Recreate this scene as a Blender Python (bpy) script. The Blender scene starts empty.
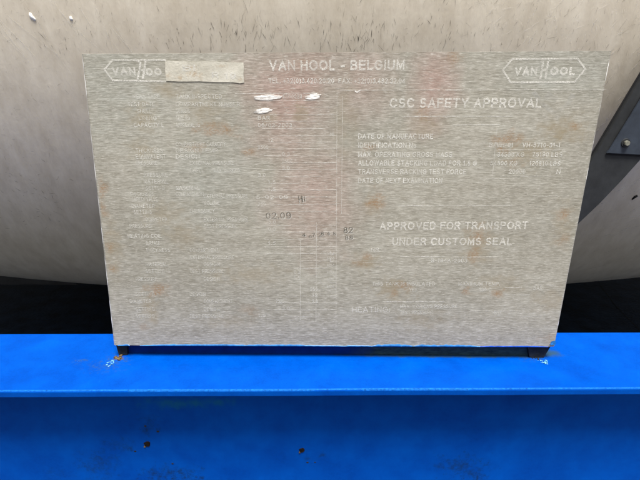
import bpy, bmesh, math, random
from mathutils import Vector, Matrix, noise
scene = bpy.context.scene
col = scene.collection
rnd = random.Random(7)

# ------------------------------------------------------------------ camera
CAM = Vector((-.02036, -.4846, .29049))
YAW, PITCH, ROLL, FPX = math.radians(-.0642), math.radians(-17.4637), math.radians(.3203), 481.0
_f = Vector((math.sin(YAW)*math.cos(PITCH), math.cos(YAW)*math.cos(PITCH), math.sin(PITCH)))
_r0 = Vector((math.cos(YAW), -math.sin(YAW), 0)); _u0 = _r0.cross(_f)
_r = _r0*math.cos(ROLL) + _u0*math.sin(ROLL); _u = -_r0*math.sin(ROLL) + _u0*math.cos(ROLL)
cd = bpy.data.cameras.new('camera'); cam = bpy.data.objects.new('camera', cd); col.objects.link(cam)
cd.sensor_width = 36; cd.lens = 36*FPX/640; cd.clip_start = .01; cd.clip_end = 500
cam.matrix_world = Matrix(((_r.x, _u.x, -_f.x, CAM.x), (_r.y, _u.y, -_f.y, CAM.y), (_r.z, _u.z, -_f.z, CAM.z), (0, 0, 0, 1)))
scene.camera = cam

def ray(u, v): return _f + _r*((u-320)/FPX) - _u*((v-240)/FPX)
def on_y(u, v, y=0.0):            # survey: where the sight line meets the plane at depth y
    d = ray(u, v); return CAM + d*((y-CAM.y)/d.y)
BZ = -.004                         # top of the beam
def on_z(u, v, z=BZ):
    d = ray(u, v); return CAM + d*((z-CAM.z)/d.z)

# ------------------------------------------------------------------ light
SUN_EL, SUN_AZ = math.radians(71), math.radians(168)      # azimuth from +y, clockwise
w = bpy.data.worlds.new('World'); scene.world = w; w.use_nodes = True
nt = w.node_tree; nt.nodes.clear()
sky = nt.nodes.new('ShaderNodeTexSky'); sky.sky_type = 'NISHITA'; sky.sun_disc = False
sky.sun_elevation = SUN_EL; sky.sun_rotation = SUN_AZ
sky.air_density = 1.0; sky.dust_density = 6.0; sky.ozone_density = .6
bg = nt.nodes.new('ShaderNodeBackground'); bg.inputs[1].default_value = .05
hs = nt.nodes.new('ShaderNodeHueSaturation'); hs.inputs['Saturation'].default_value = .42
out = nt.nodes.new('ShaderNodeOutputWorld')
nt.links.new(sky.outputs[0], hs.inputs['Color']); nt.links.new(hs.outputs[0], bg.inputs[0]); nt.links.new(bg.outputs[0], out.inputs[0])
sd = bpy.data.lights.new('sun', 'SUN'); sun = bpy.data.objects.new('sun', sd); col.objects.link(sun)
sd.energy = 2.5; sd.angle = math.radians(20); sd.color = (1, .96, .9)
sdir = Vector((math.sin(SUN_AZ)*math.cos(SUN_EL), math.cos(SUN_AZ)*math.cos(SUN_EL), math.sin(SUN_EL)))
sun.rotation_euler = sdir.to_track_quat('Z', 'Y').to_euler()
scene.view_settings.view_transform = 'Standard'; scene.view_settings.look = 'None'
scene.view_settings.gamma = 1; scene.view_settings.use_curve_mapping = False
scene.view_settings.exposure = 1.9
scene.render.engine = 'CYCLES'

# ------------------------------------------------------------------ material helpers
def mat(name, color=(.5, .5, .5), rough=.5, metal=0., spec=.5):
    m = bpy.data.materials.new(name); m.use_nodes = True
    b = m.node_tree.nodes['Principled BSDF']
    b.inputs['Base Color'].default_value = (*color, 1); b.inputs['Roughness'].default_value = rough
    b.inputs['Metallic'].default_value = metal; b.inputs['Specular IOR Level'].default_value = spec
    return m, N(m), b
class N:
    def __init__(s, m):
        s.t = m.node_tree; s.pos = s.t.nodes.new('ShaderNodeNewGeometry').outputs['Position']
    def new(s, ty, **kw):
        n = s.t.nodes.new(ty)
        for k, v in kw.items(): setattr(n, k, v)
        return n
    def link(s, a, b): s.t.links.new(a, b)
    def val(s, sock, v):
        if hasattr(v, 'links') or isinstance(v, bpy.types.NodeSocket): s.link(v, sock)
        else: sock.default_value = v
    def math(s, op, a, b=0., clamp=False):
        n = s.new('ShaderNodeMath', operation=op, use_clamp=clamp); s.val(n.inputs[0], a); s.val(n.inputs[1], b); return n.outputs[0]
    def scaled(s, sc, off=(0, 0, 0), src=None):
        n = s.new('ShaderNodeMapping'); s.link(src or s.pos, n.inputs[0])
        n.inputs['Location'].default_value = off; n.inputs['Scale'].default_value = sc; return n.outputs[0]
    def noise(s, sc=(1, 1, 1), scale=1., detail=4., rough=.55, off=(0, 0, 0), dist=0.):
        n = s.new('ShaderNodeTexNoise'); s.link(s.scaled(sc, off), n.inputs['Vector'])
        n.inputs['Scale'].default_value = scale; n.inputs['Detail'].default_value = detail
        n.inputs['Roughness'].default_value = rough; n.inputs['Distortion'].default_value = dist; return n.outputs['Fac']
    def ramp(s, f, a, b, lo=0., hi=1.):
        n = s.new('ShaderNodeMapRange'); s.val(n.inputs[0], f)
        for i, v in zip((1, 2, 3, 4), (a, b, lo, hi)): n.inputs[i].default_value = v
        return n.outputs[0]
    def mix(s, f, a, b, mode='MIX'):
        n = s.new('ShaderNodeMix', data_type='RGBA', blend_type=mode)
        s.val(n.inputs[0], f)
        for i, c in ((6, a), (7, b)):
            if isinstance(c, tuple): n.inputs[i].default_value = (*c, 1)
            else: s.link(c, n.inputs[i])
        return n.outputs[2]
    def bump(s, h, strength, dist, b, prev=None):
        n = s.new('ShaderNodeBump'); s.link(h, n.inputs['Height'])
        n.inputs['Strength'].default_value = strength; n.inputs['Distance'].default_value = dist
        if prev: s.link(prev, n.inputs['Normal'])
        s.link(n.outputs[0], b.inputs['Normal']); return n.outputs[0]
    def blots(s, spots, wob=.35, wscale=60., edge=1.0):
        """soft stains: (centre, (rx,ry,rz) radii, weight); returns max of all"""
        nz = s.new('ShaderNodeTexNoise'); s.link(s.pos, nz.inputs['Vector']); nz.inputs['Scale'].default_value = wscale
        nz.inputs['Detail'].default_value = 5; nz.inputs['Roughness'].default_value = .7
        nfac = s.ramp(nz.outputs['Fac'], .3, .7, -wob, wob)
        acc = None
        for c, rr, wt in spots:
            m = s.new('ShaderNodeMapping'); s.link(s.pos, m.inputs[0])
            sc = [1/q for q in rr]
            m.inputs['Scale'].default_value = sc; m.inputs['Location'].default_value = [-a*b for a, b in zip(c, sc)]
            l = s.new('ShaderNodeVectorMath', operation='LENGTH'); s.link(m.outputs[0], l.inputs[0])
            v = s.ramp(s.math('ADD', l.outputs['Value'], nfac), 1.0, 1.0-edge, 0., wt)
            acc = v if acc is None else s.math('MAXIMUM', acc, v)
        return acc

def px_spot(u, v, du, dv, wt, y=0.):      # soft spot on the data plate, size in photo pixels -> metres
    c = on_y(u, v, y); k = (y-CAM.y)/ray(u, v).y/FPX
    return (tuple(c), (du*k, .5, dv*k), wt)

# ---- brushed stainless of the data plate
STAINS_TINTS = {   # wear, stains and soft colour tints on the plate: photo-measured centre, half sizes, strength
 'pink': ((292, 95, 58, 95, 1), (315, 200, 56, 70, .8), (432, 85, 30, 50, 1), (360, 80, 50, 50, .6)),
 'cool': ((120, 95, 60, 70, .8), (560, 75, 60, 26, .8), (200, 180, 70, 60, .7)),
 'olive': ((142, 118, 16, 14, .5), (142, 150, 13, 10, .55), (165, 215, 26, 16, .35), (300, 112, 9, 12, .6), (270, 118, 12, 6, .4), (183, 235, 20, 14, .4),
        (372, 205, 11, 14, .5), (365, 262, 16, 10, .6), (394, 290, 18, 14, .6), (420, 320, 30, 12, .3), (530, 152, 26, 16, .5),
        (565, 130, 26, 14, .65), (478, 248, 16, 22, .5), (550, 300, 20, 14, .35), (250, 275, 40, 12, .35), (150, 310, 10, 22, .5), (563, 225, 12, 26, .35),
        (112, 245, 10, 30, .5), (500, 285, 26, 12, .4), (425, 125, 18, 12, .4), (205, 112, 20, 18, .4), (165, 90, 18, 8, .5), (230, 322, 30, 8, .3), (345, 120, 14, 40, .3)),
 'rust': ((216, 130, 24, 7, .8), (250, 152, 10, 5, .8), (196, 147, 14, 5, .6), (102, 188, 6, 10, .95), (103, 208, 6, 9, .9), (109, 247, 5, 6, .7), (112, 268, 4, 6, .6),
        (157, 290, 12, 9, .95), (376, 201, 10, 9, 1), (367, 256, 6, 6, .85), (360, 263, 8, 5, .6), (404, 286, 8, 5, .9), (394, 293, 5, 4, .8),
        (478, 236, 9, 11, .9), (474, 255, 7, 10, .7), (507, 139, 17, 8, .95), (502, 148, 9, 8, .7), (574, 126, 8, 5, .6), (564, 214, 6, 8, .9),
        (563, 240, 7, 6, .6), (465, 291, 5, 4, .95), (497, 293, 7, 5, .8), (454, 54, 12, 10, .6), (425, 112, 10, 6, .6), (370, 148, 8, 5, .6), (145, 328, 6, 5, .6),
        (248, 310, 12, 5, .5), (515, 165, 10, 6, .5), (233, 136, 8, 4, .6), (300, 63, 10, 6, .4), (180, 75, 3, 3, .5), (548, 338, 9, 5, .5)),
 'speck': ((250, 130, 60, 30, 1), (430, 70, 60, 30, 1), (480, 250, 50, 50, 1), (400, 285, 60, 25, 1), (550, 140, 60, 40, 1), (108, 230, 24, 70, 1), (200, 100, 60, 30, 1), (370, 170, 40, 60, 1)),
}
def plate_material():
    m, n, b = mat('brushed_plate_steel', rough=.62, metal=.2, spec=.2)
    def at(k): q = n.new('ShaderNodeAttribute'); q.attribute_name = k; return q.outputs['Fac']
    base = n.mix(n.ramp(n.noise((1, 1, 1), 5, 3), .35, .65), (.372, .368, .332), (.455, .448, .405))
    base = n.mix(at('pink'), base, (.46, .335, .305))  # soft pinkish tint patches over the steel
    base = n.mix(n.math('MULTIPLY', at('cool'), .7), base, (.40, .42, .395))
    g1 = n.noise((85, 1, 1000), 1, 3, .65); g2 = n.noise((110, 1, 620), 1, 3, .75, (3, 0, 5)); g3 = n.noise((8, 1, 120), 1, 3, .6, (9, 0, 1)); g4 = n.noise((34, 1, 60), 1, 4, .75, (7, 0, 3))
    base = n.mix(.5, base, n.mix(n.ramp(g4, .32, .66), (.74, .71, .65), (1.06, 1.06, 1.06)), 'MULTIPLY')
    base = n.mix(1., base, n.mix(n.ramp(g1, .32, .66), (.64, .625, .59), (1.0, 1.0, 1.0)), 'MULTIPLY')
    base = n.mix(.8, base, n.mix(n.ramp(g2, .32, .66), (.60, .59, .57), (1., 1., 1.)), 'MULTIPLY')
    base = n.mix(.5, base, n.mix(n.ramp(g3, .35, .65), (.70, .68, .64), (1., 1., 1.)), 'MULTIPLY')
    base = n.mix(n.ramp(n.noise((160, 1, 1000), 1, 3, .75, (2, 0, 8)), .52, .72, 0, .7), base, (.52, .505, .465))
    f = n.noise((1, 1, 1.6), 420, 4, .8)
    base = n.mix(n.math('MULTIPLY', at('olive'), n.ramp(f, .36, .60, .45, 1.)), base, (.225, .19, .13))
    base = n.mix(n.math('MULTIPLY', at('rust'), n.ramp(f, .42, .60, .10, .95)), base, (.235, .145, .08))
    base = n.mix(n.math('MULTIPLY', at('speck'), n.ramp(n.noise((1, 1, 1), 260, 4, .85, (2, 2, 2)), .60, .70, 0, .55)), base, (.21, .14, .08))
    n.link(base, b.inputs['Base Color']); n.link(n.ramp(g2, .2, .8, .5, .7), b.inputs['Roughness'])
    n.bump(g1, .25, .0004, b)
    return m

# ---- blue frame paint
def paint_material(name, web=False):
    m, n, b = mat(name, rough=.42, spec=.03)
    base = n.mix(n.ramp(n.noise((1, 1, 1), 18, 6, .7), .35, .65), (.0, .035, .235), (.0, .056, .32))
    base = n.mix(n.ramp(n.noise((1, 1, 1), 300, 2, .6), .3, .7, 0, .25), base, (.0, .054, .34))
    if web:
        def ws(u, v, a, c, wt, y=-.0217):
            p = on_y(u, v, y); k = .55/FPX; return (tuple(p), (a*k, .5, c*k), wt)
        st = n.blots([ws(185, 402, 52, 7, 1.), (ws(215, 401, 26, 6, .9))], .6, 90)
        base = n.mix(st, base, (.004, .075, .22))
        st = n.blots([ws(100, 462, 22, 20, .6), ws(172, 472, 32, 14, .9), ws(195, 476, 14, 8, 1.), ws(150, 422, 14, 12, .5), ws(147, 430, 5, 5, .9), ws(120, 442, 16, 10, .5),
                      ws(133, 447, 5, 4, .8), ws(158, 427, 4, 4, .8), ws(462, 468, 30, 16, .8), ws(475, 478, 12, 8, 1.), ws(322, 455, 5, 4, .8), ws(308, 458, 6, 4, .5), ws(60, 470, 16, 10, .4)], .9, 130)
        base = n.mix(n.math('MULTIPLY', st, n.ramp(n.noise((1, 1, 1), 240, 5, .75), .38, .6, .2, .9)), base, (.004, .018, .06))
        base = n.mix(n.ramp(n.noise((1, 1, 1), 120, 4, .8, (3, 1, 0)), .7, .78, 0, .5), base, (.0, .022, .16))
    else:
        def fs(u, v, a, c, wt, z=BZ):
            p = on_z(u, v, z); k = .6/FPX; return (tuple(p), (a*k, c*k*1.8, .5), wt)
        st = n.blots([fs(445, 354, 118, 4.2, 1.), fs(540, 353, 22, 4, 1.)], .25, 60, .4)
        base = n.mix(n.math('MULTIPLY', st, n.ramp(n.noise((1, 1, 1), 90, 5, .7), .3, .55, .6, 1.)), base, (.02, .05, .07))
        ch = n.blots([fs(118, 359, 12, 6, 1.), fs(80, 361, 8, 3, .7), fs(105, 366, 18, 6, .6), fs(530, 357, 14, 5, .7)], .9, 200)
        base = n.mix(n.math('MULTIPLY', ch, n.ramp(n.noise((1, 1, 1), 260, 5, .75), .42, .6)), base, (.02, .05, .09))
        br = n.blots([fs(119, 358, 6, 3, .9)], .5, 200)
        base = n.mix(br, base, (.09, .06, .02))
        base = n.mix(n.ramp(n.noise((1, 1, 1), 420, 3, .7, (3, 1, 0)), .68, .78, 0, .6), base, (.01, .11, .42))
        base = n.mix(n.ramp(n.noise((1, 1, 1), 700, 3, .7, (3, 1, 4)), .35, .65, 0, .32), base, (.0, .025, .16))
        base = n.mix(n.ramp(n.noise((1, 1, 1), 160, 4, .8, (3, 7, 0)), .70, .78, 0, .5), base, (.0, .025, .20))
    n.link(base, b.inputs['Base Color'])
    o = n.bump(n.noise((1, 1, 1), 160, 3, .6), .12, .0008, b)
    n.bump(n.noise((1, 1, 1), 900, 2, .6), .12, .0003, b, o)
    n.link(n.ramp(n.noise((1, 1, 1), 50, 4, .7), .3, .7, .3, .55), b.inputs['Roughness'])
    return m

# ---- tank steel, weathered and scuffed
def tank_material():
    m, n, b = mat('weathered_tank_steel', rough=.6, metal=.15, spec=.25)
    base = n.mix(n.ramp(n.noise((1, 1, 1), 3.5, 5, .6), .3, .7), (.60, .545, .45), (.69, .64, .54))
    base = n.mix(.6, base, n.mix(n.ramp(n.noise((2.2, 1, .7), 9, 6, .65, (4, 0, 0), .6), .35, .65), (.82, .80, .77), (1, 1, 1)), 'MULTIPLY')
    base = n.mix(.55, base, n.mix(n.ramp(n.noise((60, 30, 22), 1, 5, .7), .3, .62), (.74, .71, .67), (1, 1, 1)), 'MULTIPLY')
    base = n.mix(n.ramp(n.noise((90, 90, 60), 1, 4, .8, (1, 2, 3)), .66, .78, 0, .5), base, (.17, .15, .12))
    n.link(base, b.inputs['Base Color'])
    o = n.bump(n.noise((1, 1, .35), 190, 4, .65, (0, 0, 0), 1.2), .16, .0012, b)
    n.bump(n.noise((1, 1, 1), 26, 3, .5), .10, .004, b, o)
    n.link(n.ramp(n.noise((1, 1, 1), 30, 5, .6), .3, .7, .5, .65), b.inputs['Roughness'])
    return m

def letter_material(name, color, lo, hi, scale=(700, 1, 900), metal=0.):
    """worn print: the ink is missing where the grain shows"""
    m, n, b = mat(name, color, .6, metal, .3)
    a = n.noise(scale, 1, 4, .7); g = n.noise((45, 1, 60), 1, 3, .6, (4, 0, 4))
    f = n.math('MULTIPLY', n.ramp(a, .30, .62), n.ramp(g, .32, .62, lo, hi), True)
    tr = n.new('ShaderNodeBsdfTransparent'); mx = n.new('ShaderNodeMixShader')
    o = n.t.nodes['Material Output']; n.link(f, mx.inputs[0]); n.link(tr.outputs[0], mx.inputs[1]); n.link(b.outputs[0], mx.inputs[2]); n.link(mx.outputs[0], o.inputs[0])
    return m

def simple(name, color, rough=.5, metal=0., spec=.4, var=.15, scale=40, bumpd=.0004):
    m, n, b = mat(name, color, rough, metal, spec)
    d = tuple(c*(1-var*2) for c in color); l = tuple(min(1, c*(1+var)) for c in color)
    n.link(n.mix(n.ramp(n.noise((1, 1, 1), scale, 5, .65), .3, .7), d, l), b.inputs['Base Color'])
    n.bump(n.noise((1, 1, 1), scale*6, 3, .6), .25, bumpd, b)
    return m

M_PLATE = plate_material(); M_TOP = paint_material('blue_frame_paint'); M_WEB = paint_material('blue_web_paint', True)
M_TANK = tank_material()
M_EDGE = simple('lit_fold_steel', (.75, .75, .73), .5, .1, .3, .08, 90)  # paler than the sheet: light caught on the bend is put in the colour
M_RET = simple('steel_return', (.33, .33, .31), .45, .6, .5, .2, 60)
M_FOOT = simple('stained_foot_steel', (.010, .014, .018), .7, .2, .3, .4, 120)
M_WELD = simple('chipped_weld', (.10, .32, .50), .3, .2, .6, .4, 500, .001)
M_RUSTW = simple('rusty_weld', (.10, .07, .03), .7, .1, .3, .5, 300, .001)
M_SPRAY = simple('light_blue_overspray', (.015, .13, .36), .4, 0, .4, .25, 200)
M_BLUEDK = simple('blue_edge_paint', (.0, .04, .30), .4, 0, .2, .2, 200)
M_EDGELIGHT = simple('blue_edge_highlight', (.006, .085, .34), .6, 0, .02, .3, 420)  # lighter blue paints the sky highlight along the rounded flange edge
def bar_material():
    m, n, b = mat('shade_blue_bar_paint', rough=.7, spec=.08)
    nav = n.mix(n.ramp(n.noise((1, 1, 1), 90, 4, .7), .3, .7), (.0, .013, .09), (.0, .02, .14))  # navy darkened to carry the shade under the plate
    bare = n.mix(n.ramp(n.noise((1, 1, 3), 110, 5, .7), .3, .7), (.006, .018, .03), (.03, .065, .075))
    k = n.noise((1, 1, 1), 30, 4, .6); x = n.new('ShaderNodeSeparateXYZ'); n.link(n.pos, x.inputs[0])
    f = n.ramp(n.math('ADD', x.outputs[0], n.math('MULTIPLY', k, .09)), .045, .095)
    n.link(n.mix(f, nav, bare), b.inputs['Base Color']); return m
M_BAR = bar_material()
M_BARG = simple('bare_grimy_bar', (.02, .05, .06), .7, 0, .15, .5, 90)
M_HOLE = simple('rust_pit', (.012, .008, .006), .9, 0, .1, .3, 400)
M_DARKPANEL = simple('dark_panel_paint', (.018, .0195, .021), .5, 0, .25, .15, 60)
M_COVER = simple('dark_cover_paint', (.025, .032, .044), .45, 0, .3, .15, 60)
M_SEAM = simple('black_seal', (.008, .008, .009), .7, 0, .2, .2, 60)
M_BOLT = simple('dull_bolt_steel', (.19, .19, .155), .5, .4, .4, .3, 300)
M_UNDER = simple('gap_shade_black', (.006, .014, .028), .7, 0, .1, .4, 20, .004)  # near-black stands for the deep shade under the tank
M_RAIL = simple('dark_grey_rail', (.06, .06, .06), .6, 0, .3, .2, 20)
M_SPLASH = simple('white_paint_splash', (.85, .85, .82), .5, 0, .4, .04, 90)
M_SCAR = simple('black_scar', (.006, .006, .006), .8, 0, .2, .2, 90)
M_INK = letter_material('worn_white_print', (.62, .615, .58), .45, .95)
M_INKB = letter_material('worn_white_print_bold', (.62, .61, .57), .42, .9)
M_FAINT = letter_material('faint_white_print', (.60, .595, .56), .4, .8)
M_MID = letter_material('fading_white_print', (.60, .595, .56), .35, .85)
M_RULE = letter_material('worn_rule_line', (.60, .59, .55), .2, .75, (160, 1, 60))
M_STAMP = letter_material('dark_punched_mark', (.07, .065, .05), .4, 1.)
M_SMEAR = letter_material('white_smear_paint', (.80, .79, .77), .7, 1.1, (160, 1, 900))
M_GHOST = letter_material('pale_adhesive_ghost', (.45, .455, .44), .0, .3, (90, 1, 90))
def label_material():
    m, n, b = mat('aged_paper_label', rough=.7, spec=.2)
    base = n.mix(n.ramp(n.noise((40, 1, 80), 1, 5, .7), .3, .65), (.29, .275, .23), (.475, .46, .405))
    rs = n.blots([px_spot(x, y, a, c, wt) for x, y, a, c, wt in ((193, 72, 9, 6, .8), (180, 78, 6, 4, .7), (168, 76, 4, 4, .6), (200, 76, 6, 5, .6), (240, 80, 4, 3, .6), (222, 66, 8, 3, .4))], .8, 260)
    base = n.mix(n.math('MULTIPLY', rs, n.ramp(n.noise((1, 1, 1), 500, 4, .8), .4, .6, .1, .9)), base, (.26, .18, .10))
    n.link(base, b.inputs['Base Color']); n.bump(n.noise((1, 1, 1), 500, 4, .7), .5, .0006, b)
    return m
M_LABEL = label_material()

# ------------------------------------------------------------------ object helpers
def link(name, me, m, parent=None):
    o = bpy.data.objects.new(name, me); col.objects.link(o)
    if m: me.materials.append(m)
    if parent: o.parent = parent
    return o
def obj(name, bm, m, parent=None, smooth=False):
    bmesh.ops.recalc_face_normals(bm, faces=bm.faces)
    me = bpy.data.meshes.new(name); bm.to_mesh(me); bm.free()
    if smooth:
        for p in me.polygons: p.use_smooth = True
    return link(name, me, m, parent)
def raw(name, vs, fs, m, parent=None, smooth=False):
    me = bpy.data.meshes.new(name); me.from_pydata([tuple(v) for v in vs], [], fs); me.update()
    if smooth:
        for p in me.polygons: p.use_smooth = True
    return link(name, me, m, parent)
def empty(name, label, cat, loc=(0, 0, 0)):
    o = bpy.data.objects.new(name, None); col.objects.link(o); o.location = loc; o.empty_display_size = .05
    o['label'] = label; o['category'] = cat; return o
def box(bm, x0, x1, y0, y1, z0, z1, bev=0.):
    r = bmesh.ops.create_cube(bm, size=1)
    for v in r['verts']:
        v.co = Vector((x0+(v.co.x+.5)*(x1-x0), y0+(v.co.y+.5)*(y1-y0), z0+(v.co.z+.5)*(z1-z0)))
    if bev:
        es = list({e for v in r['verts'] for e in v.link_edges})
        bmesh.ops.bevel(bm, geom=es, offset=bev, segments=3, affect='EDGES')
def prism_y(pts, y0, y1, bev=0.):
    """closed outline in x,z extruded from y0 (front) to y1"""
    bm = bmesh.new(); a = [bm.verts.new((p[0], y0, p[1])) for p in pts]; b = [bm.verts.new((p[0], y1, p[1])) for p in pts]
    f = bm.faces.new(a); bm.faces.new(b[::-1]); k = len(pts)
    for i in range(k): bm.faces.new((a[i], b[i], b[(i+1) % k], a[(i+1) % k]))
    if bev: bmesh.ops.bevel(bm, geom=list(f.edges), offset=bev, segments=2, affect='EDGES')
    return bm

# ------------------------------------------------------------------ structure: ground
bm = bmesh.new()
bmesh.ops.create_grid(bm, x_segments=2, y_segments=2, size=250)
mg, ng, bg_ = mat('yard_concrete', rough=.9, spec=.2)
ng.link(ng.mix(ng.ramp(ng.noise((1, 1, 1), 1.2, 6, .7), .3, .7), (.07, .066, .060), (.105, .10, .09)), bg_.inputs['Base Color'])
ng.bump(ng.noise((1, 1, 1), 60, 4, .7), .4, .01, bg_)
g = obj('ground', bm, mg); g.location = (0, 0, -1.25); g['kind'] = 'structure'

# ------------------------------------------------------------------ tank
TC, TA = Vector((-.048, .602, .624)), Vector((2.324, .416, .79))
def tank_y(x, z):
    q = 1-((x-TC.x)/TA.x)**2-((z-TC.z)/TA.z)**2
    return TC.y-TA.y*math.sqrt(max(q, 0))
tank = empty('tank', 'weathered steel storage tank filling the background behind the data plate', 'tank', (TC.x, TC.y, TC.z))
inv = Matrix.Translation(-TC)
def adopt(o, root):
    o.parent = root; o.matrix_parent_inverse = Matrix.Translation(-root.location); return o
vs, fs = [], []; NU, NV = 160, 72
for j in range(NV+1):
    ph = math.pi/2*j/NV
    for i in range(NU):
        th = 2*math.pi*i/NU
        vs.append((TC.x+TA.x*math.sin(ph)*math.cos(th), TC.y-TA.y*math.cos(ph), TC.z+TA.z*math.sin(ph)*math.sin(th)))
for j in range(NV):
    for i in range(NU): fs.append((j*NU+i, j*NU+(i+1) % NU, (j+1)*NU+(i+1) % NU, (j+1)*NU+i))
adopt(raw('dished_end', vs, fs, M_TANK, None, True), tank)
vs, fs = [], []
for k, (y, s) in enumerate(((0, 1.0), (.02, 1.0), (2.5, 1.0), (5.0, 1.0), (5.35, .8), (5.5, .4))):
    for i in range(NU):
        th = 2*math.pi*i/NU; vs.append((TC.x+TA.x*s*math.cos(th), TC.y+y, TC.z+TA.z*s*math.sin(th)))
for k in range(5):
    for i in range(NU): fs.append((k*NU+i, k*NU+(i+1) % NU, (k+1)*NU+(i+1) % NU, (k+1)*NU+i))
fs.append(tuple(5*NU+i for i in range(NU)))
adopt(raw('shell', vs, fs, M_TANK, None, True), tank)

# hairline scuffs and pale relief highlights: strokes lying on the skin of the dished end
def hits(u, v):
    d = ray(u, v); y = .18
    for _ in range(12):
        t = (y-CAM.y)/d.y; p = CAM+d*t; y = tank_y(p.x, p.z)
    return p
def strokes(n, region, ang, spread, length, width, m, name, bend=.3):
    vs, fs = [], []
    for _ in range(n):
        c = hits(*region()); a = math.radians(rnd.gauss(ang, spread)); L = rnd.uniform(*length)*rnd.choice((.5, .8, 1)); W = rnd.uniform(*width)
        cur = rnd.gauss(0, bend); S = 6; base = len(vs); x, z = c.x, c.z
        for k in range(S):
            t = k/(S-1); aa = a+cur*t
            if k: x += math.cos(aa)*L/(S-1); z += math.sin(aa)*L/(S-1)
            wd = W*math.sin(math.pi*(.12+.76*t))*rnd.uniform(.6, 1.2)*.5
            for s in (-1, 1):
                X, Z = x-math.sin(aa)*wd*s, z+math.cos(aa)*wd*s
                vs.append((X, tank_y(X, Z)-.0005, Z))
        for k in range(S-1): fs.append((base+2*k, base+2*k+1, base+2*k+3, base+2*k+2))
    o = adopt(raw(name, vs, fs, m), tank); o['kind'] = 'stuff'; return o
def stroke_mat(name, colr, fac):
    m, n, b = mat(name, colr, .6, .2, .3)
    tr = n.new('ShaderNodeBsdfTransparent'); mx = n.new('ShaderNodeMixShader'); o = n.t.nodes['Material Output']
    n.link(n.ramp(n.noise((1, 1, 1), 160, 3, .6), .3, .65, fac*.25, fac), mx.inputs[0]); n.link(tr.outputs[0], mx.inputs[1]); n.link(b.outputs[0], mx.inputs[2]); n.link(mx.outputs[0], o.inputs[0]); return m
MS1 = stroke_mat('dark_scuff', (.05, .042, .034), .62); MS2 = stroke_mat('soft_scuff', (.18, .155, .12), .45); MS3 = stroke_mat('pale_stroke', (.72, .69, .62), .4)
U = rnd.uniform
CL = [(rnd.gauss(300, 120), 50-abs(rnd.gauss(0, 16))) for _ in range(34)]
def clus():
    c = rnd.choice(CL); return (c[0]+rnd.gauss(0, 18), c[1]+rnd.gauss(0, 8))
strokes(210, clus, 96, 20, (.004, .014), (.0003, .0010), MS1, 'dark_scuffs', .08)
strokes(45, lambda: (rnd.gauss(430, 60), 36+rnd.gauss(0, 13)), 60, 30, (.004, .012), (.0003, .0008), MS1, 'dark_scuffs', .15)
strokes(30, lambda: (U(0, 600), U(0, 50)), 85, 18, (.003, .009), (.0003, .0007), MS1, 'dark_scuffs', .1)
strokes(240, lambda: (U(-40, 660), U(-20, 56)), 88, 24, (.003, .012), (.0003, .0007), MS2, 'soft_scuffs', .15)
strokes(110, lambda: (U(-30, 110), U(0, 190)), 60, 60, (.002, .010), (.0003, .0007), MS2, 'soft_scuffs', .5)
strokes(28, lambda: (U(-10, 95), U(10, 200)), 120, 40, (.002, .009), (.0003, .0007), MS1, 'dark_scuffs', .5)
strokes(60, lambda: (rnd.gauss(28, 22), rnd.gauss(198, 14)), 150, 30, (.003, .010), (.0003, .0009), MS1, 'dark_scuffs', .3)
strokes(320, lambda: (U(480, 670), U(-10, 140)), 68, 22, (.006, .018), (.0006, .0018), MS3, 'pale_strokes')  # highlights of the skin's relief, put into the pale stroke colour
strokes(120, lambda: (U(480, 670), U(-10, 140)), 68, 25, (.006, .018), (.0005, .0012), MS2, 'soft_scuffs')
strokes(60, lambda: (U(585, 670), U(150, 270)), 35, 14, (.02, .06), (.0005, .0010), MS3, 'pale_strokes', .1)
strokes(14, lambda: (U(-10, 120), U(0, 50)), -58, 8, (.05, .12), (.0008, .0018), MS3, 'pale_strokes', .15)

def on_tank_blob(name, pts, m, t=.0008):
    vs = []
    for u, v in pts: p = hits(u, v); vs.append(Vector((p.x, tank_y(p.x, p.z)-t, p.z)))
    c = sum(vs, Vector())/len(vs); c.y -= t*.6; k = len(vs)
    rim = [Vector((v.x, v.y+t*1.2, v.z)) for v in vs]
    fs = [(i, (i+1) % k, 2*k) for i in range(k)]+[(k+i, k+(i+1) % k, (i+1) % k, i) for i in range(k)]
    return adopt(raw(name, vs+rim+[c], fs, m, None, True), tank)
on_tank_blob('paint_splash', [(29.5, 12.5), (31, 13), (32.5, 15.5), (35, 18), (36.3, 20.5), (35, 21), (32.5, 19.5), (30.5, 18), (29.2, 15)], M_SPLASH)
on_tank_blob('paint_splash', [(70, 16.6), (71.2, 16.3), (71.8, 18), (73, 19), (72.3, 20.6), (70.6, 20.3), (69.6, 18.6)], M_SPLASH)
on_tank_blob('skin_scar', [(631.6, 199), (634, 196), (637, 194.8), (637.6, 196.4), (635, 198), (632, 200)], M_SCAR)

# ------------------------------------------------------------------ dark bolted panel on the tank, right
PY = .19
def pz(u, v, y=PY): p = on_y(u, v, y); return (p.x, p.z)
panel = empty('bolted_panel', 'dark grey slanted metal panel with a bolt, right of the data plate on the tank', 'panel', tuple(on_y(600, 222, PY)))
outer = [pz(*q) for q in ((645, 72), (618, 117), (592, 160), (560, 212), (566, 236), (580, 222), (600, 203), (622, 180), (640, 160), (700, 96), (740, 20), (690, 0))]
adopt(obj('backing_plate', prism_y(outer, PY, PY+.006, .0008), M_DARKPANEL), panel)
adopt(obj('seal_strip', prism_y([pz(*q) for q in ((640.5, 96), (605, 154.6), (641, 156.8), (672, 150), (706, 60))], PY-.0012, PY+.001), M_SEAM), panel)
adopt(obj('cover_plate', prism_y([pz(*q, PY-.003) for q in ((641, 98.6), (607.2, 153.2), (641, 155), (670, 148), (702, 62))], PY-.0035, PY, .0006), M_COVER), panel)
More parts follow.
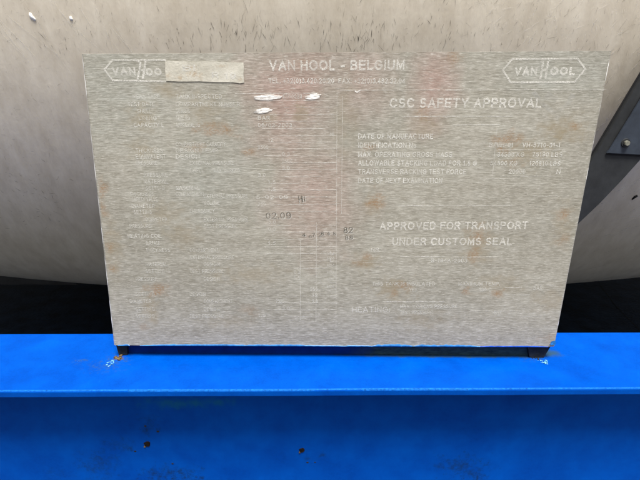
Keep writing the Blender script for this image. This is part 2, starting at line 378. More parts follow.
# black edge of the backing plate where the seal shows
e = prism_y([pz(*q) for q in ((644.3, 71), (591, 159.7), (560, 211), (562, 212.5), (593, 160.3), (646, 73))], PY+.0062, PY+.0085); adopt(obj('edge_seal', e, M_SEAM), panel)
def bolt(u, v, y, r, root):
    p = on_y(u, v, y)
    bm = bmesh.new(); bmesh.ops.create_cone(bm, cap_ends=True, segments=20, radius1=r*1.5, radius2=r*1.4, depth=.0012, matrix=Matrix.Translation((p.x, y-.0006, p.z)) @ Matrix.Rotation(math.pi/2, 4, 'X'))
    wsh = adopt(obj('washer', bm, M_DARKPANEL), root)
    bm = bmesh.new(); bmesh.ops.create_cone(bm, cap_ends=True, segments=6, radius1=r, radius2=r*.92, depth=.004, matrix=Matrix.Translation((p.x, y-.0032, p.z)) @ Matrix.Rotation(math.pi/2, 4, 'X'))
    bmesh.ops.bevel(bm, geom=bm.edges[:], offset=.0005, segments=2, affect='EDGES')
    adopt(obj('bolt', bm, M_BOLT), root)
bolt(625.5, 143, PY-.0035, .0042, panel)

# ------------------------------------------------------------------ dark things under the tank
fl = bmesh.new(); box(fl, -3, 3, .09, 5.5, -.345, -.34)  # near-black sheet added to make the gap read as deep shade
o = obj('gap_shade_sheet', fl, M_UNDER); o['label'] = 'black sheet added for the deep shade in the gap between blue beam and tank belly'; o['category'] = 'shade sheet'
# cracks/joints in the added shade sheet
for (pts) in (((600, 322), (575, 312), (560, 300), (552, 290)), ((640, 330), (615, 305), (600, 285)), ((576, 311), (590, 300), (612, 296), (640, 300)), ((20, 318), (60, 322), (100, 318))):
    vs, fs = [], []; P = [on_z(u+rnd.uniform(-1, 1), v, -.3396) for u, v in pts]
    for a in P: vs += [a+Vector((-.0016, -.0006, 0)), a+Vector((.0016, .0006, 0))]
    for q in range(len(P)-1): fs.append((2*q, 2*q+1, 2*q+3, 2*q+2))
    raw('crack', vs, fs, M_SCAR, o)
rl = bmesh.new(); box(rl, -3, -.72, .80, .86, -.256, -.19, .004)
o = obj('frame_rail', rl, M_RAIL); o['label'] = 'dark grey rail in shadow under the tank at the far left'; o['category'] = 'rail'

# ------------------------------------------------------------------ blue beam
BR = math.radians(1.03)
beam = empty('frame_beam', 'bright blue painted steel beam running across below the data plate', 'beam', (-.017, 0, -.244))
beam.rotation_euler.z = BR
rot = Matrix.Rotation(BR, 4, 'Z')
bl = beam.location
def bobj(name, bm, m, smooth=False):
    o = obj(name, bm, m, beam, smooth); o.location = (0, 0, .24); return o
def profile(prof, x0=-3.0, x1=3.0, segs=120, wob=0.):
    bm = bmesh.new(); rows = []
    for i in range(segs+1):
        x = x0+(x1-x0)*i/segs
        rows.append([bm.verts.new((x, y+wob*noise.noise(Vector((x*9, y*5, z*5))), z+wob*.5*noise.noise(Vector((x*7, 4+y*5, z*5))))) for y, z in prof])
    k = len(prof)
    for i in range(segs):
        for j in range(k): bm.faces.new((rows[i][j], rows[i][(j+1) % k], rows[i+1][(j+1) % k], rows[i+1][j]))
    bm.faces.new(rows[0]); bm.faces.new(rows[-1][::-1]); return bm
FY0, FY1, TH = -.0597, .0606, .0085
def rc(cy, cz, r, a0, a1, n=5): return [(cy+r*math.cos(math.radians(a0+(a1-a0)*i/n)), cz+r*math.sin(math.radians(a0+(a1-a0)*i/n))) for i in range(n+1)]
prof = rc(FY1-.002, -.002, .002, 0, 90)+rc(FY0+.0026, -.0026, .0026, 90, 180)+rc(FY0+.0015, -TH+.0015, .0015, 180, 270)+[(FY1, -TH)]
o = bobj('top_flange', profile(prof, segs=600, wob=.0006), M_TOP)
o.data.materials.append(M_EDGELIGHT)
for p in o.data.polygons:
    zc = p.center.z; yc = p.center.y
    if abs(p.normal.x) < .5 and yc < FY0+.0018 and -.0014 < zc and noise.noise(Vector((p.center.x*60, 2, 0)))+.5*noise.noise(Vector((p.center.x*350, 2, 0))) > -.6: p.material_index = 1  # painted highlight on the upper front edge, broken by noise
WY = FY0+.038
o = bobj('web', profile([(WY, -TH), (WY, -.2315), (WY+.008, -.2315), (WY+.008, -TH)], segs=300, wob=.0008), M_WEB)
bobj('bottom_flange', profile([(FY1, -.2315), (FY0, -.2315), (FY0, -.24), (FY1, -.24)], segs=60), M_TOP)
# small rust pits in the web
def pit(u, v, r):
    p = on_y(u, v, WY+.0005); q = rot.inverted() @ (p-Vector((bl.x, bl.y, 0)))
    bm = bmesh.new(); k = 11; ring = []
    for i in range(k):
        a = 2*math.pi*i/k; rr = r*rnd.uniform(.7, 1.15); ring.append((q.x+rr*math.cos(a)*1.1, q.z+rr*math.sin(a)))
    f = [bm.verts.new((x, WY-.0012, z)) for x, z in ring]; b2 = [bm.verts.new((q.x+(x-q.x)*1.25, WY+.0006, q.z+(z-q.z)*1.25)) for x, z in ring]
    bm.faces.new(f)
    for i in range(k): bm.faces.new((f[i], b2[i], b2[(i+1) % k], f[(i+1) % k]))
    bobj('rust_pit', bm, M_HOLE)
    bm = bmesh.new(); bmesh.ops.create_icosphere(bm, subdivisions=1, radius=r*.45, matrix=Matrix.Translation((q.x-r*.9, WY-.0006, q.z-r*1.0))); bobj('rust_rim', bm, M_RUSTW)
pit(148, 438.5, .0032); pit(302, 446.5, .0030)
for u, v, r in ((307.5, 459.5, .0012), (315, 459.5, .0010), (173, 459, .0010), (136, 446, .0012), (158.5, 426.5, .0013), (146, 421, .0012)):
    p = on_y(u, v, WY); q = rot.inverted() @ (p-Vector((bl.x, bl.y, 0)))
    bm = bmesh.new(); bmesh.ops.create_icosphere(bm, subdivisions=2, radius=r, matrix=Matrix.Translation((q.x, WY, q.z)) @ Matrix.Diagonal((1.3, .4, 1, 1))); bobj('rust_spot', bm, M_FOOT)

# ------------------------------------------------------------------ data plate
plate = empty('data_plate', 'brushed steel data plate with worn white lettering standing on the blue beam', 'sign', (0, 0, 0))
TL, TR, BRc, BL = [on_y(*q) for q in ((80.6, 53.6), (612.6, 50.8), (555.2, 346.6), (113.3, 345.2))]
path = [BL, TL, TR, BRc]
inw = [Vector((1, 0, 0)), Vector((1, 0, -.05)), Vector((-1, 0, -.05)), Vector((-1, 0, 0))]
R0 = .0030
def ring(ins, y): return [Vector((p.x, y, p.z))+d*ins for p, d in zip(path, inw)]
bm = bmesh.new(); rings = []
for k in range(7):
    a = math.pi/2*k/6; rings.append([bm.verts.new(v) for v in ring(R0*(1-math.sin(a)), R0*(1-math.cos(a)))])
for k in range(6):
    for i in range(3): bm.faces.new((rings[k][i], rings[k][i+1], rings[k+1][i+1], rings[k+1][i]))
# lower cut edge of the sheet
bk = [bm.verts.new((rings[0][0].co.x, .002, rings[0][0].co.z)), bm.verts.new((rings[0][3].co.x, .002, rings[0][3].co.z))]
bm.faces.new((rings[0][0], rings[0][3], bk[1], bk[0]))
face = obj('fold_skin', bm, M_PLATE, plate)
import numpy as np
GX, GZ = 380, 220
c4 = [np.array(p) for p in ring(R0, 0.)]          # BL TL TR BR
S_, T_ = np.meshgrid(np.linspace(0, 1, GX+1), np.linspace(0, 1, GZ+1))
S_, T_ = S_.ravel()[:, None], T_.ravel()[:, None]
GP = (1-T_)*((1-S_)*c4[0]+S_*c4[3])+T_*((1-S_)*c4[1]+S_*c4[2])
gf = [(j*(GX+1)+i, j*(GX+1)+i+1, (j+1)*(GX+1)+i+1, (j+1)*(GX+1)+i) for j in range(GZ) for i in range(GX)]
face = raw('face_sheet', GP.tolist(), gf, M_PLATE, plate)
na = np.array([noise.noise(Vector((x*26, 3, z*26)))+.5*noise.noise(Vector((x*90, 3, z*90))) for x, _y, z in GP])
nb = np.array([noise.noise(Vector((x*110, 7, z*150)))+.6*noise.noise(Vector((x*330, 7, z*420))) for x, _y, z in GP])
for key, lst in STAINS_TINTS.items():
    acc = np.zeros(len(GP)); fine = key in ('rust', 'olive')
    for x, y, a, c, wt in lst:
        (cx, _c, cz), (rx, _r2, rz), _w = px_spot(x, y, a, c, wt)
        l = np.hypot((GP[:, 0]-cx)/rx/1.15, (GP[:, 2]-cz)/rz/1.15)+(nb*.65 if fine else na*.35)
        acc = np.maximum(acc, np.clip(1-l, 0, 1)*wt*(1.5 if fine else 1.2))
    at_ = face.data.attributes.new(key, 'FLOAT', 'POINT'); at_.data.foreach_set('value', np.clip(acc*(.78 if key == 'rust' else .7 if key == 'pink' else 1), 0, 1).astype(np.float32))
# rounded folds left and right, colour lightened for light on the bend, proud of the sheet corner
def fold(p0, p1, sx, name):
    vs, fs = [], []; S = 40
    for i in range(S+1):
        t = i/S; p = p0.lerp(p1, t); rr = .0015*(1+.18*noise.noise(Vector((p.z*60, sx, 0))))
        for k in range(7):
            a = math.pi*.55*k/6-.12
            vs.append((p.x+sx*(rr*math.sin(a)-R0*.62), .0008-rr*math.cos(a)+.0012, p.z))
    for i in range(S):
        for k in range(6): fs.append((i*7+k, i*7+k+1, (i+1)*7+k+1, (i+1)*7+k))
    return raw(name, vs, fs, M_EDGE, plate, True)
fold(BL, TL, -1, 'left_fold'); fold(BRc+Vector((0, 0, .006)), TR, 1, 'right_fold')
# returns
bm = bmesh.new(); vv = [bm.verts.new(c) for c in (TL+Vector((0, R0, 0)), TR+Vector((0, R0, 0)), TR+Vector((0, .03, 0)), TL+Vector((0, .03, 0)))]
bm.faces.new(vv); bmesh.ops.solidify(bm, geom=bm.faces[:], thickness=.002); obj('top_return', bm, M_RET, plate)
for P0, P1, s in ((BL, TL, 1), (BRc, TR, -1)):
    bm = bmesh.new()
    pr = [(P0.x+s*.001, R0), (P0.x+s*.001, .045), (P0.x+s*.003, .045), (P0.x+s*.003, R0)]
    dx = P1.x-P0.x
    lo = [bm.verts.new((x, y, P0.z)) for x, y in pr]; hi = [bm.verts.new((x+dx, y, P1.z-.002)) for x, y in pr]
    bm.faces.new(lo); bm.faces.new(hi[::-1])
    for i in range(4): bm.faces.new((lo[i], lo[(i+1) % 4], hi[(i+1) % 4], hi[i]))
    obj('side_return', bm, M_RET, plate)
    # foot that reaches down to the beam
    fx = on_z(118 if s == 1 else 541, 359, BZ)
    bm = bmesh.new()
    if s == 1: q = [(P0.x+.001, P0.z), (P0.x+.014, P0.z), (fx.x+.0075, BZ), (fx.x-.002, BZ)]
    else: q = [(P0.x-.001, P0.z+.003), (P0.x-.03, P0.z+.001), (fx.x-.012, BZ), (fx.x+.004, BZ)]
    y0, y1 = .004, .045
    a = [bm.verts.new((x, y0, z)) for x, z in q]; b = [bm.verts.new((x, y1, z)) for x, z in q]
    bm.faces.new(a); bm.faces.new(b[::-1])
    for i in range(4): bm.faces.new((a[i], b[i], b[(i+1) % 4], a[(i+1) % 4]))
    bmesh.ops.subdivide_edges(bm, edges=bm.edges[:], cuts=3, use_grid_fill=True)
    for v in bm.verts: v.co += Vector(noise.noise_vector(v.co*300))*.0004
    obj('mounting_foot', bm, M_FOOT, plate)
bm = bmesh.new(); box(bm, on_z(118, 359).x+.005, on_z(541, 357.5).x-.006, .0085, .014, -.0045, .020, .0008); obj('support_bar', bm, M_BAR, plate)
# weld remains round the feet
def lumps(name, n, c, spread, r, m):
    bm = bmesh.new()
    for _ in range(n):
        p = Vector((c.x+rnd.gauss(0, spread[0]), c.y+rnd.gauss(0, spread[1]), BZ+rnd.uniform(0, r*.4)))
        bmesh.ops.create_icosphere(bm, subdivisions=2, radius=r*rnd.uniform(.4, 1), matrix=Matrix.Translation(p) @ Matrix.Rotation(rnd.uniform(0, 3), 4, 'Z') @ Matrix.Diagonal((rnd.uniform(.7, 1.6), rnd.uniform(.4, .9), .5, 1)))
    for v in bm.verts: v.co += Vector(noise.noise_vector(v.co*700))*r*.5
    return obj(name, bm, m, plate, True)
lumps('weld_spatter', 12, on_z(109, 363.5), (.0022, .0032), .0015, M_WELD)
lumps('weld_spatter', 4, on_z(114, 361), (.002, .001), .0009, M_WELD)
lumps('weld_bead', 9, on_z(118.5, 358.5), (.0018, .0016), .0026, M_RUSTW)
lumps('weld_spatter', 13, on_z(545, 362.5), (.0032, .0022), .0015, M_WELD)
lumps('weld_bead', 7, on_z(538, 358), (.0035, .0015), .0018, M_FOOT)
lumps('weld_spatter', 5, on_z(79, 360.5), (.003, .002), .0006, M_SPRAY)

# overspray ridge along the lower edge of the sheet
def drip(u0, u1, th, m, seed, lift=0.):
    vs, fs = [], []; S = 90
    for i in range(S+1):
        t = i/S; u = u0+(u1-u0)*t; tt = (u-113.3)/(555.2-113.3); p = BL.lerp(BRc, tt)
        e = min(1, 6*min(t, 1-t)+.15); h = th*e*(.75+.7*noise.noise(Vector((u*.03, seed, 0)))+.35*noise.noise(Vector((u*.25, seed, 3))))
        h = max(h, .0002)
        vs += [(p.x, -.0002, p.z+h), (p.x, -.0009, p.z+h*.5), (p.x, -.0009, p.z-.0004), (p.x, .0022, p.z-.0006)]
    for i in range(S):
        for k in range(3): fs.append((i*4+k, i*4+k+1, i*4+k+5, i*4+k+4))
    raw('paint_ridge', vs, fs, m, plate, True)
drip(140, 345, .0020, M_SPRAY, 1); drip(345, 372, .0012, M_SPRAY, 2); drip(372, 415, .0030, M_SPRAY, 5); drip(412, 480, .0022, M_SPRAY, 3); drip(480, 548, .0011, M_BLUEDK, 4); drip(118, 130, .0022, M_SPRAY, 8)
# blue chip on the lower right corner
raw('paint_chip', [on_y(551.5, 341.5, -.0012), on_y(555.3, 340.5, -.0012), on_y(555.8, 344.5, -.001), on_y(551.8, 345.3, -.0012), on_y(549.8, 344.2, -.0008)], [(0, 1, 2, 3, 4)], M_SPRAY, plate)

# ---- lettering -------------------------------------------------------------
ZL = -.00015
def EA(cx, cy, rx, ry, a0, a1, n=9): return [(cx+rx*math.cos(math.radians(a0+(a1-a0)*i/n)), cy+ry*math.sin(math.radians(a0+(a1-a0)*i/n))) for i in range(n+1)]
SB = EA(.29, .745, .25, .255, 40, 270, 9)[:-1]+EA(.29, .255, .29, .255, 90, -140, 9)
GL = {
 'A': (.68, [[(0, 0), (.34, 1), (.68, 0)], [(.12, .34), (.56, .34)]]),
 'B': (.58, [[(0, 0), (0, 1), (.3, 1)]+EA(.3, .765, .24, .235, 90, -90)+[(0, .53)], [(.3, .53)]+EA(.31, .265, .27, .265, 90, -90)+[(0, 0)]]),
 'C': (.66, [EA(.36, .5, .36, .5, 42, 318, 16)]),
 'D': (.63, [[(0, 0), (0, 1), (.25, 1)]+EA(.25, .5, .38, .5, 90, -90, 12)+[(0, 0)]]),
 'E': (.54, [[(.54, 1), (0, 1), (0, 0), (.54, 0)], [(0, .53), (.49, .53)]]),
 'F': (.50, [[(.50, 1), (0, 1), (0, 0)], [(0, .52), (.43, .52)]]),
 'G': (.70, [EA(.36, .5, .36, .5, 45, 330, 16)+[(.70, .5), (.40, .5)]]),
 'H': (.60, [[(0, 0), (0, 1)], [(.6, 0), (.6, 1)], [(0, .52), (.6, .52)]]),
 'I': (.02, [[(.01, 0), (.01, 1)]]),
 'J': (.42, [[(.42, 1), (.42, .25)]+EA(.21, .22, .21, .22, 0, -180)]),
 'K': (.60, [[(0, 0), (0, 1)], [(.56, 1), (0, .38)], [(.2, .58), (.6, 0)]]),
 'L': (.46, [[(0, 1), (0, 0), (.46, 0)]]),
 'M': (.70, [[(0, 0), (0, 1), (.35, .12), (.70, 1), (.70, 0)]]),
 'N': (.60, [[(0, 0), (0, 1), (.6, 0), (.6, 1)]]),
 'O': (.74, [EA(.37, .5, .37, .5, 0, 360, 20)]),
 'P': (.56, [[(0, 0), (0, 1), (.3, 1)]+EA(.3, .73, .26, .27, 90, -90)+[(0, .46)]]),
 'Q': (.74, [EA(.37, .5, .37, .5, 0, 360, 20), [(.45, .25), (.72, -.05)]]),
 'R': (.60, [[(0, 0), (0, 1), (.32, 1)]+EA(.32, .74, .26, .26, 90, -90)+[(0, .48)], [(.34, .48), (.60, 0)]]),
 'S': (.58, [SB]),
 'T': (.60, [[(0, 1), (.6, 1)], [(.3, 1), (.3, 0)]]),
 'U': (.60, [[(0, 1), (0, .3)]+EA(.3, .3, .3, .3, 180, 360, 10)+[(.6, 1)]]),
 'V': (.66, [[(0, 1), (.33, 0), (.66, 1)]]),
 'W': (.90, [[(0, 1), (.22, 0), (.45, .95), (.68, 0), (.90, 1)]]),
 'X': (.62, [[(0, 0), (.62, 1)], [(0, 1), (.62, 0)]]),
 'Y': (.64, [[(0, 1), (.32, .45), (.64, 1)], [(.32, .45), (.32, 0)]]),
 'Z': (.56, [[(0, 1), (.56, 1), (0, 0), (.56, 0)]]),
 '0': (.48, [EA(.24, .5, .24, .5, 0, 360, 16)]),
 '1': (.30, [[(.0, .78), (.2, 1), (.2, 0)]]),
 '2': (.48, [EA(.24, .75, .24, .25, 170, -40, 10)+[(0, 0), (.48, 0)]]),
 '3': (.48, [EA(.23, .755, .22, .245, 160, -80, 9)+EA(.23, .27, .25, .27, 80, -160, 9)]),
 '4': (.50, [[(.36, 0), (.36, 1), (0, .3), (.5, .3)]]),
 '5': (.48, [[(.44, 1), (.08, 1), (.03, .5)]+EA(.23, .32, .25, .32, 125, -150, 10)]),
 '6': (.48, [EA(.25, .6, .25, .4, 40, 180, 8)+EA(.25, .31, .25, .31, 180, 540, 14)]),
 '7': (.46, [[(0, 1), (.46, 1), (.15, 0)]]),
 '8': (.48, [EA(.24, .76, .21, .24, -90, 270, 14), EA(.24, .26, .24, .26, 90, 450, 14)]),
 '9': (.48, [EA(.24, .68, .24, .32, 0, 360, 14), EA(.23, .4, .25, .4, -140, 0, 8)]),
 '.': (.04, [[(.02, 0), (.02, .10)]]), ':': (.04, [[(.02, 0), (.02, .10)], [(.02, .55), (.02, .65)]]),
 '-': (.28, [[(0, .38), (.28, .38)]]), '+': (.46, [[(0, .4), (.46, .4)], [(.23, .16), (.23, .64)]]),
 '(': (.18, [EA(.35, .42, .33, .62, 125, 235, 8)]), ')': (.18, [EA(-.17, .42, .33, .62, 55, -55, 8)]),
 '/': (.34, [[(0, -.02), (.34, 1.02)]]), 'o': (.44, [EA(.22, .3, .22, .3, 0, 360, 14)]),
}
def text(name, s, u0, v0, u1, v1, cap, m, bold=0., italic=0., parent=None, y=ZL):
    """flat print: string from (u0,v0) to (u1,v1) on the plate, cap height in photo pixels, engraver's stroke lettering"""
    a, b = on_y(u0, v0), on_y(u1, v1); k = (0-CAM.y)/ray(u0, v0).y/FPX
    wd = .15+bold*4; h = 1-wd; x = 0.; segs = []
    for ch in s:
        if ch == ' ': x += .42; continue
        gw, st = GL[ch]
        for q in st: segs.append([(x+px_*.98, wd/2+py_*h) for px_, py_ in q])
        x += gw*.98+.155+wd
    x -= .155+wd
    d = b-a; L = d.length; d.normalize(); sz = cap*k; sx = L/(x+wd)
    n = Vector((-d.z, 0, d.x)); vs, fs = [], []; layer = 0
    for q in segs:
        layer += 1; yy = y-layer % 5*.000006; nq = len(q); loop = (q[0][0]-q[-1][0])**2+(q[0][1]-q[-1][1])**2 < 1e-6
        Q = [Vector(p) for p in q]
        if loop: Q = Q[:-1]; nq -= 1
        base = len(vs)
        for i, p in enumerate(Q):
            if loop: d0, d1 = (p-Q[i-1]).normalized(), (Q[(i+1) % nq]-p).normalized()
            else: d0 = (p-Q[i-1]).normalized() if i else (Q[1]-p).normalized(); d1 = (Q[i+1]-p).normalized() if i < nq-1 else d0
            t = d0+d1; t = t.normalized() if t.length > .2 else d1
            nn = Vector((-t.y, t.x)); f = wd/2/max(.45, abs(nn.dot(Vector((-d0.y, d0.x)))))
            e = 0 if loop or 0 < i < nq-1 else (-wd*.5 if i == 0 else wd*.5)
            # butt ends flush with the cap height
            c = p+t*e*(1. if True else 0)
            for sg in (1, -1):
                g = c+nn*f*sg; g = Vector((g.x+wd/2, max(-.12, g.y))); w3 = a+d*(g.x*sx)+n*(g.y*sz); vs.append((w3.x, yy, w3.z))
        for i in range(nq if loop else nq-1):
            j = (i+1) % nq; fs.append((base+2*i, base+2*i+1, base+2*j+1, base+2*j))
    return raw(name, vs, fs, m, parent or plate)
def bar(name, pts, wpx, m, parent=None, closed=False, y=ZL):
    """a drawn line of given width through photo points"""
    P = [on_y(*q) for q in pts]; k = (0-CAM.y)/ray(*pts[0]).y/FPX; w2 = wpx*k/2; vs, fs = [], []
    n_ = len(P)
    for i, p in enumerate(P):
        if closed: d0, d1 = (p-P[i-1]).normalized(), (P[(i+1) % n_]-p).normalized()
        else: d0 = (p-P[max(i-1, 0)]); d1 = (P[min(i+1, n_-1)]-p); d0 = (d0 if d0.length else d1).normalized(); d1 = (d1 if d1.length else d0).normalized()
        t = (d0+d1).normalized(); nn = Vector((-t.z, 0, t.x)); f = w2/max(.3, nn.dot(Vector((-d0.z, 0, d0.x))))
        vs += [(p.x+nn.x*f, y, p.z+nn.z*f), (p.x-nn.x*f, y, p.z-nn.z*f)]
    for i in range(n_ if closed else n_-1):
        j = (i+1) % n_; fs.append((2*i, 2*i+1, 2*j+1, 2*j))
    return raw(name, vs, fs, m, parent or plate)

text('title_lettering', 'VAN HOOL - BELGIUM', 269.3, 70.6, 404.3, 70.2, 9.8, M_INKB, .012)
text('phone_lettering', 'TEL. +32(0)3.420.20.20  FAX: +32(0)3.482.32.04', 268.5, 83.4, 405, 83.6, 5.0, M_INK, .004)
text('heading_lettering', 'CSC SAFETY APPROVAL', 389.3, 107.8, 541, 107.9, 9.4, M_INKB, .010)
for s, x1, yb in (('DATE OF MANUFACTURE', 433, 138.8), ('IDENTIFICATION No', 416, 147.8), ('MAX. OPERATING GROSS MASS', 452, 157), ('ALLOWABLE STACKING LOAD FOR 1.8 G', 476.5, 165.6), ('TRANSVERSE RACKING TEST FORCE', 466, 174.2), ('DATE OF NEXT EXAMINATION', 442, 183)):
    text('line_lettering', s, 358, yb, x1, yb+.2, 5.2, M_INK, .008)
for s, x0, x1, yb, mm in (('B/VH-01', 489, 513, 147.2, M_MID), ('VH-5710-31-1', 522, 560, 147.4, M_INK), ('34560 KG', 497, 524, 156.8, M_MID), ('76190 LBS', 532, 562, 156.6, M_INK), ('54800 KG', 490, 517, 165.4, M_MID), ('120810 LBS', 529, 560, 165.6, M_INK), ('20000', 508.5, 525, 173.8, M_INK), ('N', 556, 560, 174, M_INK)):
    text('value_lettering', s, x0, yb, x1, yb+.1, 4.6, mm, .004)
text('transport_lettering', 'APPROVED FOR TRANSPORT', 379.5, 230, 527.5, 229.2, 8.2, M_INKB, .010)
text('customs_lettering', 'UNDER CUSTOMS SEAL', 392, 245.4, 511.5, 245.2, 8.0, M_INKB, .010)
text('approval_lettering', 'B-184A-2003', 431, 262.3, 467, 262.5, 4.2, M_MID, .004)
text('heating_lettering', 'HEATING:', 352, 312.4, 390, 312, 6.0, M_MID, .006)
for s, x0, x1, yb in (('THIS TANK IS INSULATED', 372, 435, 285.6), ('YES', 409, 417, 291.4), ('MAXIMUM TEMP.', 458, 500, 285.6), ('130 C', 479, 491, 291.5), ('MAX. WORKING PRESSURE', 400, 457, 308.2), ('TEST PRESSURE', 400, 432, 314.2), ('BAR', 563-30, 563-21, 289.8), ('BAR', 494, 501, 314.2), ('NR', 371, 379, 251.5)):
    text('small_lettering', s, x0, yb, x1, yb, 4.0, M_MID, .002)
# left table: badly worn rows
rowsA = ((98.6, 'MEAN TARE', 133, 161), (106.4, 'TEST DATE', 128, 162), (113.2, 'SHELL', 137, 160), (120.2, 'LINING', 139, 165), (127.2, 'CAPACITY L', 134, 164), (152.6, 'THICKNESS', 136, 166), (158.6, 'EQUIVALENT', 136, 168), (177, 'PRESSURE', 144, 170), (183.5, 'MATERIAL', 144, 172), (201.5, 'SAFETY VALVE', 132, 158), (208, 'DIAMETER', 132, 155), (214, 'SETTING', 134, 152), (238, 'HEATING COIL', 128, 162), (245, 'SURFACE', 146, 160))
for yb, s, x0, x1 in rowsA: text('table_lettering', s, x0, yb, min(x1, x0+len(s)*3), yb, 4.2, M_FAINT if yb > 130 else M_MID, .002)
rowsB = ((98.6, 'TANK INSPECTED', 176, 222), (106.4, 'COMPARTMENT NUMBER', 176, 240), (113.2, 'SERIES', 176, 190), (120.2, 'TARE KG', 176, 190), (127.2, 'APPROVAL No', 176, 200), (146.4, 'COMPARTMENT CAPACITY', 176, 226), (152.6, 'DESIGN TEMP', 176, 218), (158.6, 'DESIGN', 176, 200), (172.5, 'MAX. WORKING', 214, 240), (198, 'EXTERNAL PRESSURE', 204, 248), (205, 'VOLUME', 204, 220), (213, 'EMERGENCY', 190, 215), (172.5, 'SHELL', 190, 204), (190, 'MATERIAL', 176, 200))
for yb, s, x0, x1 in rowsB: text('table_lettering', s, x0, yb, x1, yb, 4.2, M_FAINT if yb > 130 else M_MID, .002)
for yb, s, x0, x1 in ((98.4, 'EN10028', 283, 302), (120, 'BAR', 258, 270), (127.2, '06/02-2003', 258, 292), (136, 'BAR', 330, 334), (199, '6-02-09', 256, 288), (274, '0.3', 294, 300), (280, '1.5', 294, 300), (255, 'L', 330, 334), (262, 'L', 330, 334), (303, '2500', 276, 284), (303, '3.0', 312, 318), (297, '12', 312, 318), (291, '250', 310, 318)):
    text('value_lettering', s, x0, yb, x1, yb, 4.0, M_FAINT, .002)
for yb in (255, 260, 267, 274, 281, 288): text('value_lettering', 'MM', 327, yb, 334, yb, 3.6, M_FAINT, .002)
# ruled lines
for x0, y0, x1, y1, wd in ((340, 90.2, 440, 89.8, .8), (445, 90, 498, 89.7, 1.0), (500, 89.7, 606, 89.3, .7), (404, 116.3, 513, 116.2, .9), (452, 124.8, 500, 124.6, .9), (235, 93.4, 318, 93.1, .7),
                           (399, 205.4, 512, 205.2, .9), (400, 256.6, 440, 256.4, .9), (455, 257, 497, 256.8, .8), (362, 262.4, 400, 262.4, .5), (383, 301.6, 445, 301.4, .8), (470, 310.8, 518, 310.8, .9), (505, 316, 545, 316, .6), (505, 287.6, 522, 287.4, .9), (505, 294.6, 530, 294.6, .8), (535, 285, 556, 285, .8), (530, 196, 572, 196, .5),
                           (498, 149.8, 560, 149.9, .6), (498, 159, 560, 159, .5), (500, 176, 558, 176, .6), (480, 178.6, 520, 178.6, .4)):
    bar('ruled_line', ((x0, y0), (x1, y1)), wd, M_RULE)
yy = 100.4; i = 0
while yy < 320:
    x0 = 262+rnd.choice((0, 2, 8, 22)); x1 = 336.5 if rnd.random() < .75 else rnd.uniform(300, 330)
    if 250 < yy: x0 += rnd.choice((0, 18, 30))
    bar('ruled_line', ((x0, yy+.2), (x1, yy)), rnd.uniform(.45, .8), M_RULE); yy += rnd.choice((6.6, 7.0, 7.4)); i += 1
for x, x2, y0, y1 in ((337, 336, 94, 330), (342.5, 341.5, 96, 214), (316.5, 316, 222, 322), (300.5, 300.2, 240, 320), (497, 492, 128, 180)):
    bar('ruled_line', ((x, y0), (x2, y1)), .6, M_RULE)
# small white nick above the heading
bar('paint_nick', ((355, 91), (357, 92.2), (360.5, 90)), 1.0, M_SMEAR)
# punched characters, dark
for s, x0, x1, yb, c in (('H', 299, 302.5, 203, 7.5), ('II', 302.5, 305.5, 202, 6), ('02.09', 266, 291, 218.8, 6.5), ('4', 302, 306, 236.5, 3.5), ('7 2', 312, 322, 236.8, 4), ('8 4 8', 321, 336, 235.5, 4), ('82', 343.5, 353, 233, 6), ('88', 345, 353, 239.5, 4.2), ('6', 309, 312, 238, 3)):
    text('punched_mark', s, x0+.7, yb+.7, x1+.7, yb+.3, c, M_MID, -.012, y=ZL+.00004)
    text('punched_mark', s, x0, yb, x1, yb-.4, c, M_STAMP, -.005)
# logos
def logo(hexa, words, strokes_, name='logo_outline'):
    root = bar(name, hexa, 1.7, M_INKB, closed=len(hexa) > 5)
    for s, x0, x1, yb, cap in words: text('logo_lettering', s, x0, yb, x1, yb, cap, M_INKB, .03, 0., root)
    for st, wd in strokes_: bar('logo_stroke', st, wd, M_INKB, root)
HB = lambda x: ([((x+1.6, 61.4), (x+.6, 69.2)), 2.1], [((x+.2, 71), (x-1.2, 79.4)), 2.1], [((x+6.6, 61), (x+5.6, 69)), 2.1], [((x+5.2, 70.6), (x+3.8, 79)), 2.1], [((x, 70.3), (x+6, 69.8)), 1.5], [((x-1.2, 62), (x+.6, 61.6)), 1.2], [((x+7.6, 61), (x+9, 60.8)), 1.0])
logo(((502.8, 70.2), (512.2, 59), (577.6, 58.6), (585.2, 69), (574.4, 82), (510.6, 82.4)), (('VAN', 514, 536.5, 75.8, 8.2), ('OOL', 549.5, 574.5, 75.4, 8.0)), HB(541.4))
logo(((166, 60.0), (112.6, 60.0), (104.6, 69.6), (112.8, 80.4), (166, 81.2)), (('VAN', 112.5, 136, 75.4, 7.6), ('OO', 146, 162, 75.6, 7.0)), HB(139.0))
# faint ghost of a removed sticker under the right logo
bar('adhesive_ghost', ((533, 92), (545, 106), (556, 113), (568, 104), (573, 94)), 4.5, M_GHOST); bar('adhesive_ghost', ((546, 95), (556, 101)), 8, M_GHOST); bar('adhesive_ghost', ((552, 117), (560, 118)), 5, M_GHOST)

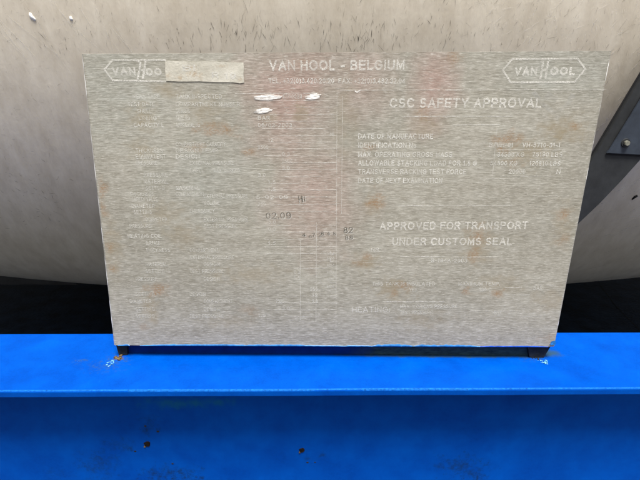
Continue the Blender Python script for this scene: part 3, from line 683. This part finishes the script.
# adhesive label strip
def sheet(name, pts, y0, y1, m):
    return obj(name, prism_y([(on_y(*q).x, on_y(*q).z) for q in pts], y0, y1, .00008), m, plate)
edge = [(165.3, 60.6), (185, 61.6), (205, 61.4), (225, 62.2), (243.4, 62.6), (244, 68), (243.5, 74), (244.2, 82.6), (240, 83.4), (233, 82.2), (220, 82.2), (200, 81.4), (180, 81.6), (166.2, 81), (165.4, 72)]
lab = sheet('paper_label', edge, -.0005, -.0001, M_LABEL)
text('label_mark', 'BI', 183, 71, 196, 71, 6, M_FAINT, .01, 0, lab, -.00065); text('label_mark', 'R 19', 212, 78, 236, 79, 6, M_FAINT, .01, 0, lab, -.00065)
# white correction smears
def smear(cx, cy, w_, h_, tilt, n=9):
    """dabs laid on with a few overlapping horizontal strokes of thick paint"""
    bm = bmesh.new()
    for q in range(n):
        t = (q+.5)/n*2-1; env = math.sqrt(1-t*t)**.8
        x0 = cx-w_/2*env*rnd.uniform(.8, 1.12)+rnd.uniform(-1, 1); x1 = cx+w_/2*env*rnd.uniform(.8, 1.1)+rnd.uniform(-1, 1); yc = cy+t*h_/2
        hh = h_/n*rnd.uniform(.5, .95); top, bot = [], []; k = 10
        for i in range(k+1):
            f = i/k; x = x0+(x1-x0)*f; e = math.sin(math.pi*(.06+.88*f))**.5*(1+.3*noise.noise(Vector((x*.5, q, cy))))
            yy = yc+(x-cx)*tilt; top.append((x, yy-hh*e)); bot.append((x, yy+hh*e))
        yf = -.0003-.00004*(q % 4)-rnd.random()*.00005; pts = [on_y(*p) for p in top+bot[::-1]]
        a = [bm.verts.new((p.x, yf, p.z)) for p in pts]; c = Vector((0, 0, 0))
        for p in pts: c += p/len(pts)
        b = [bm.verts.new((c.x+(p.x-c.x)*1.01, -.00005, c.z+(p.z-c.z)*1.15)) for p in pts]
        bm.faces.new(a)
        for i in range(len(a)): bm.faces.new((a[i], b[i], b[(i+1) % len(a)], a[(i+1) % len(a)]))
    obj('paint_smear', bm, M_SMEAR, plate)
smear(267, 97.4, 27, 5.2, -.03); smear(313, 96.8, 15, 5.6, -.12); smear(263, 110.8, 17, 4.8, -.10)
# further rows, worn almost to nothing
for yb in (165, 190, 196, 221.5, 228, 252, 259, 266, 273, 281, 296, 303, 311, 318):
    if rnd.random() < .8: x0 = rnd.choice((130, 136, 146)); text('table_lettering', (wd_ := rnd.choice(('PRESSURE', 'MATERIAL', 'THICKNESS', 'DIAMETER', 'SURFACE', 'SETTING'))), x0, yb, x0+2.7*len(wd_), yb, 4.0, M_FAINT, 0)
    x0 = rnd.choice((176, 190, 204)); text('table_lettering', (wd_ := rnd.choice(('COMPARTMENT', 'DESIGN', 'EXTERNAL PRESSURE', 'CAPACITY', 'TEST PRESSURE'))), x0, yb, x0+2.6*len(wd_), yb, 4.0, M_FAINT, 0)
for yb in (142, 149, 156, 163, 170, 177, 184, 191, 206, 224, 231, 245, 310, 317):
    x0 = rnd.choice((258, 268, 282)); text('value_lettering', (wd_ := rnd.choice(('250', '12', '3.0', '1.5', '2500', '0.3'))), x0, yb, x0+2.6*len(wd_), yb, 3.8, M_FAINT, 0)
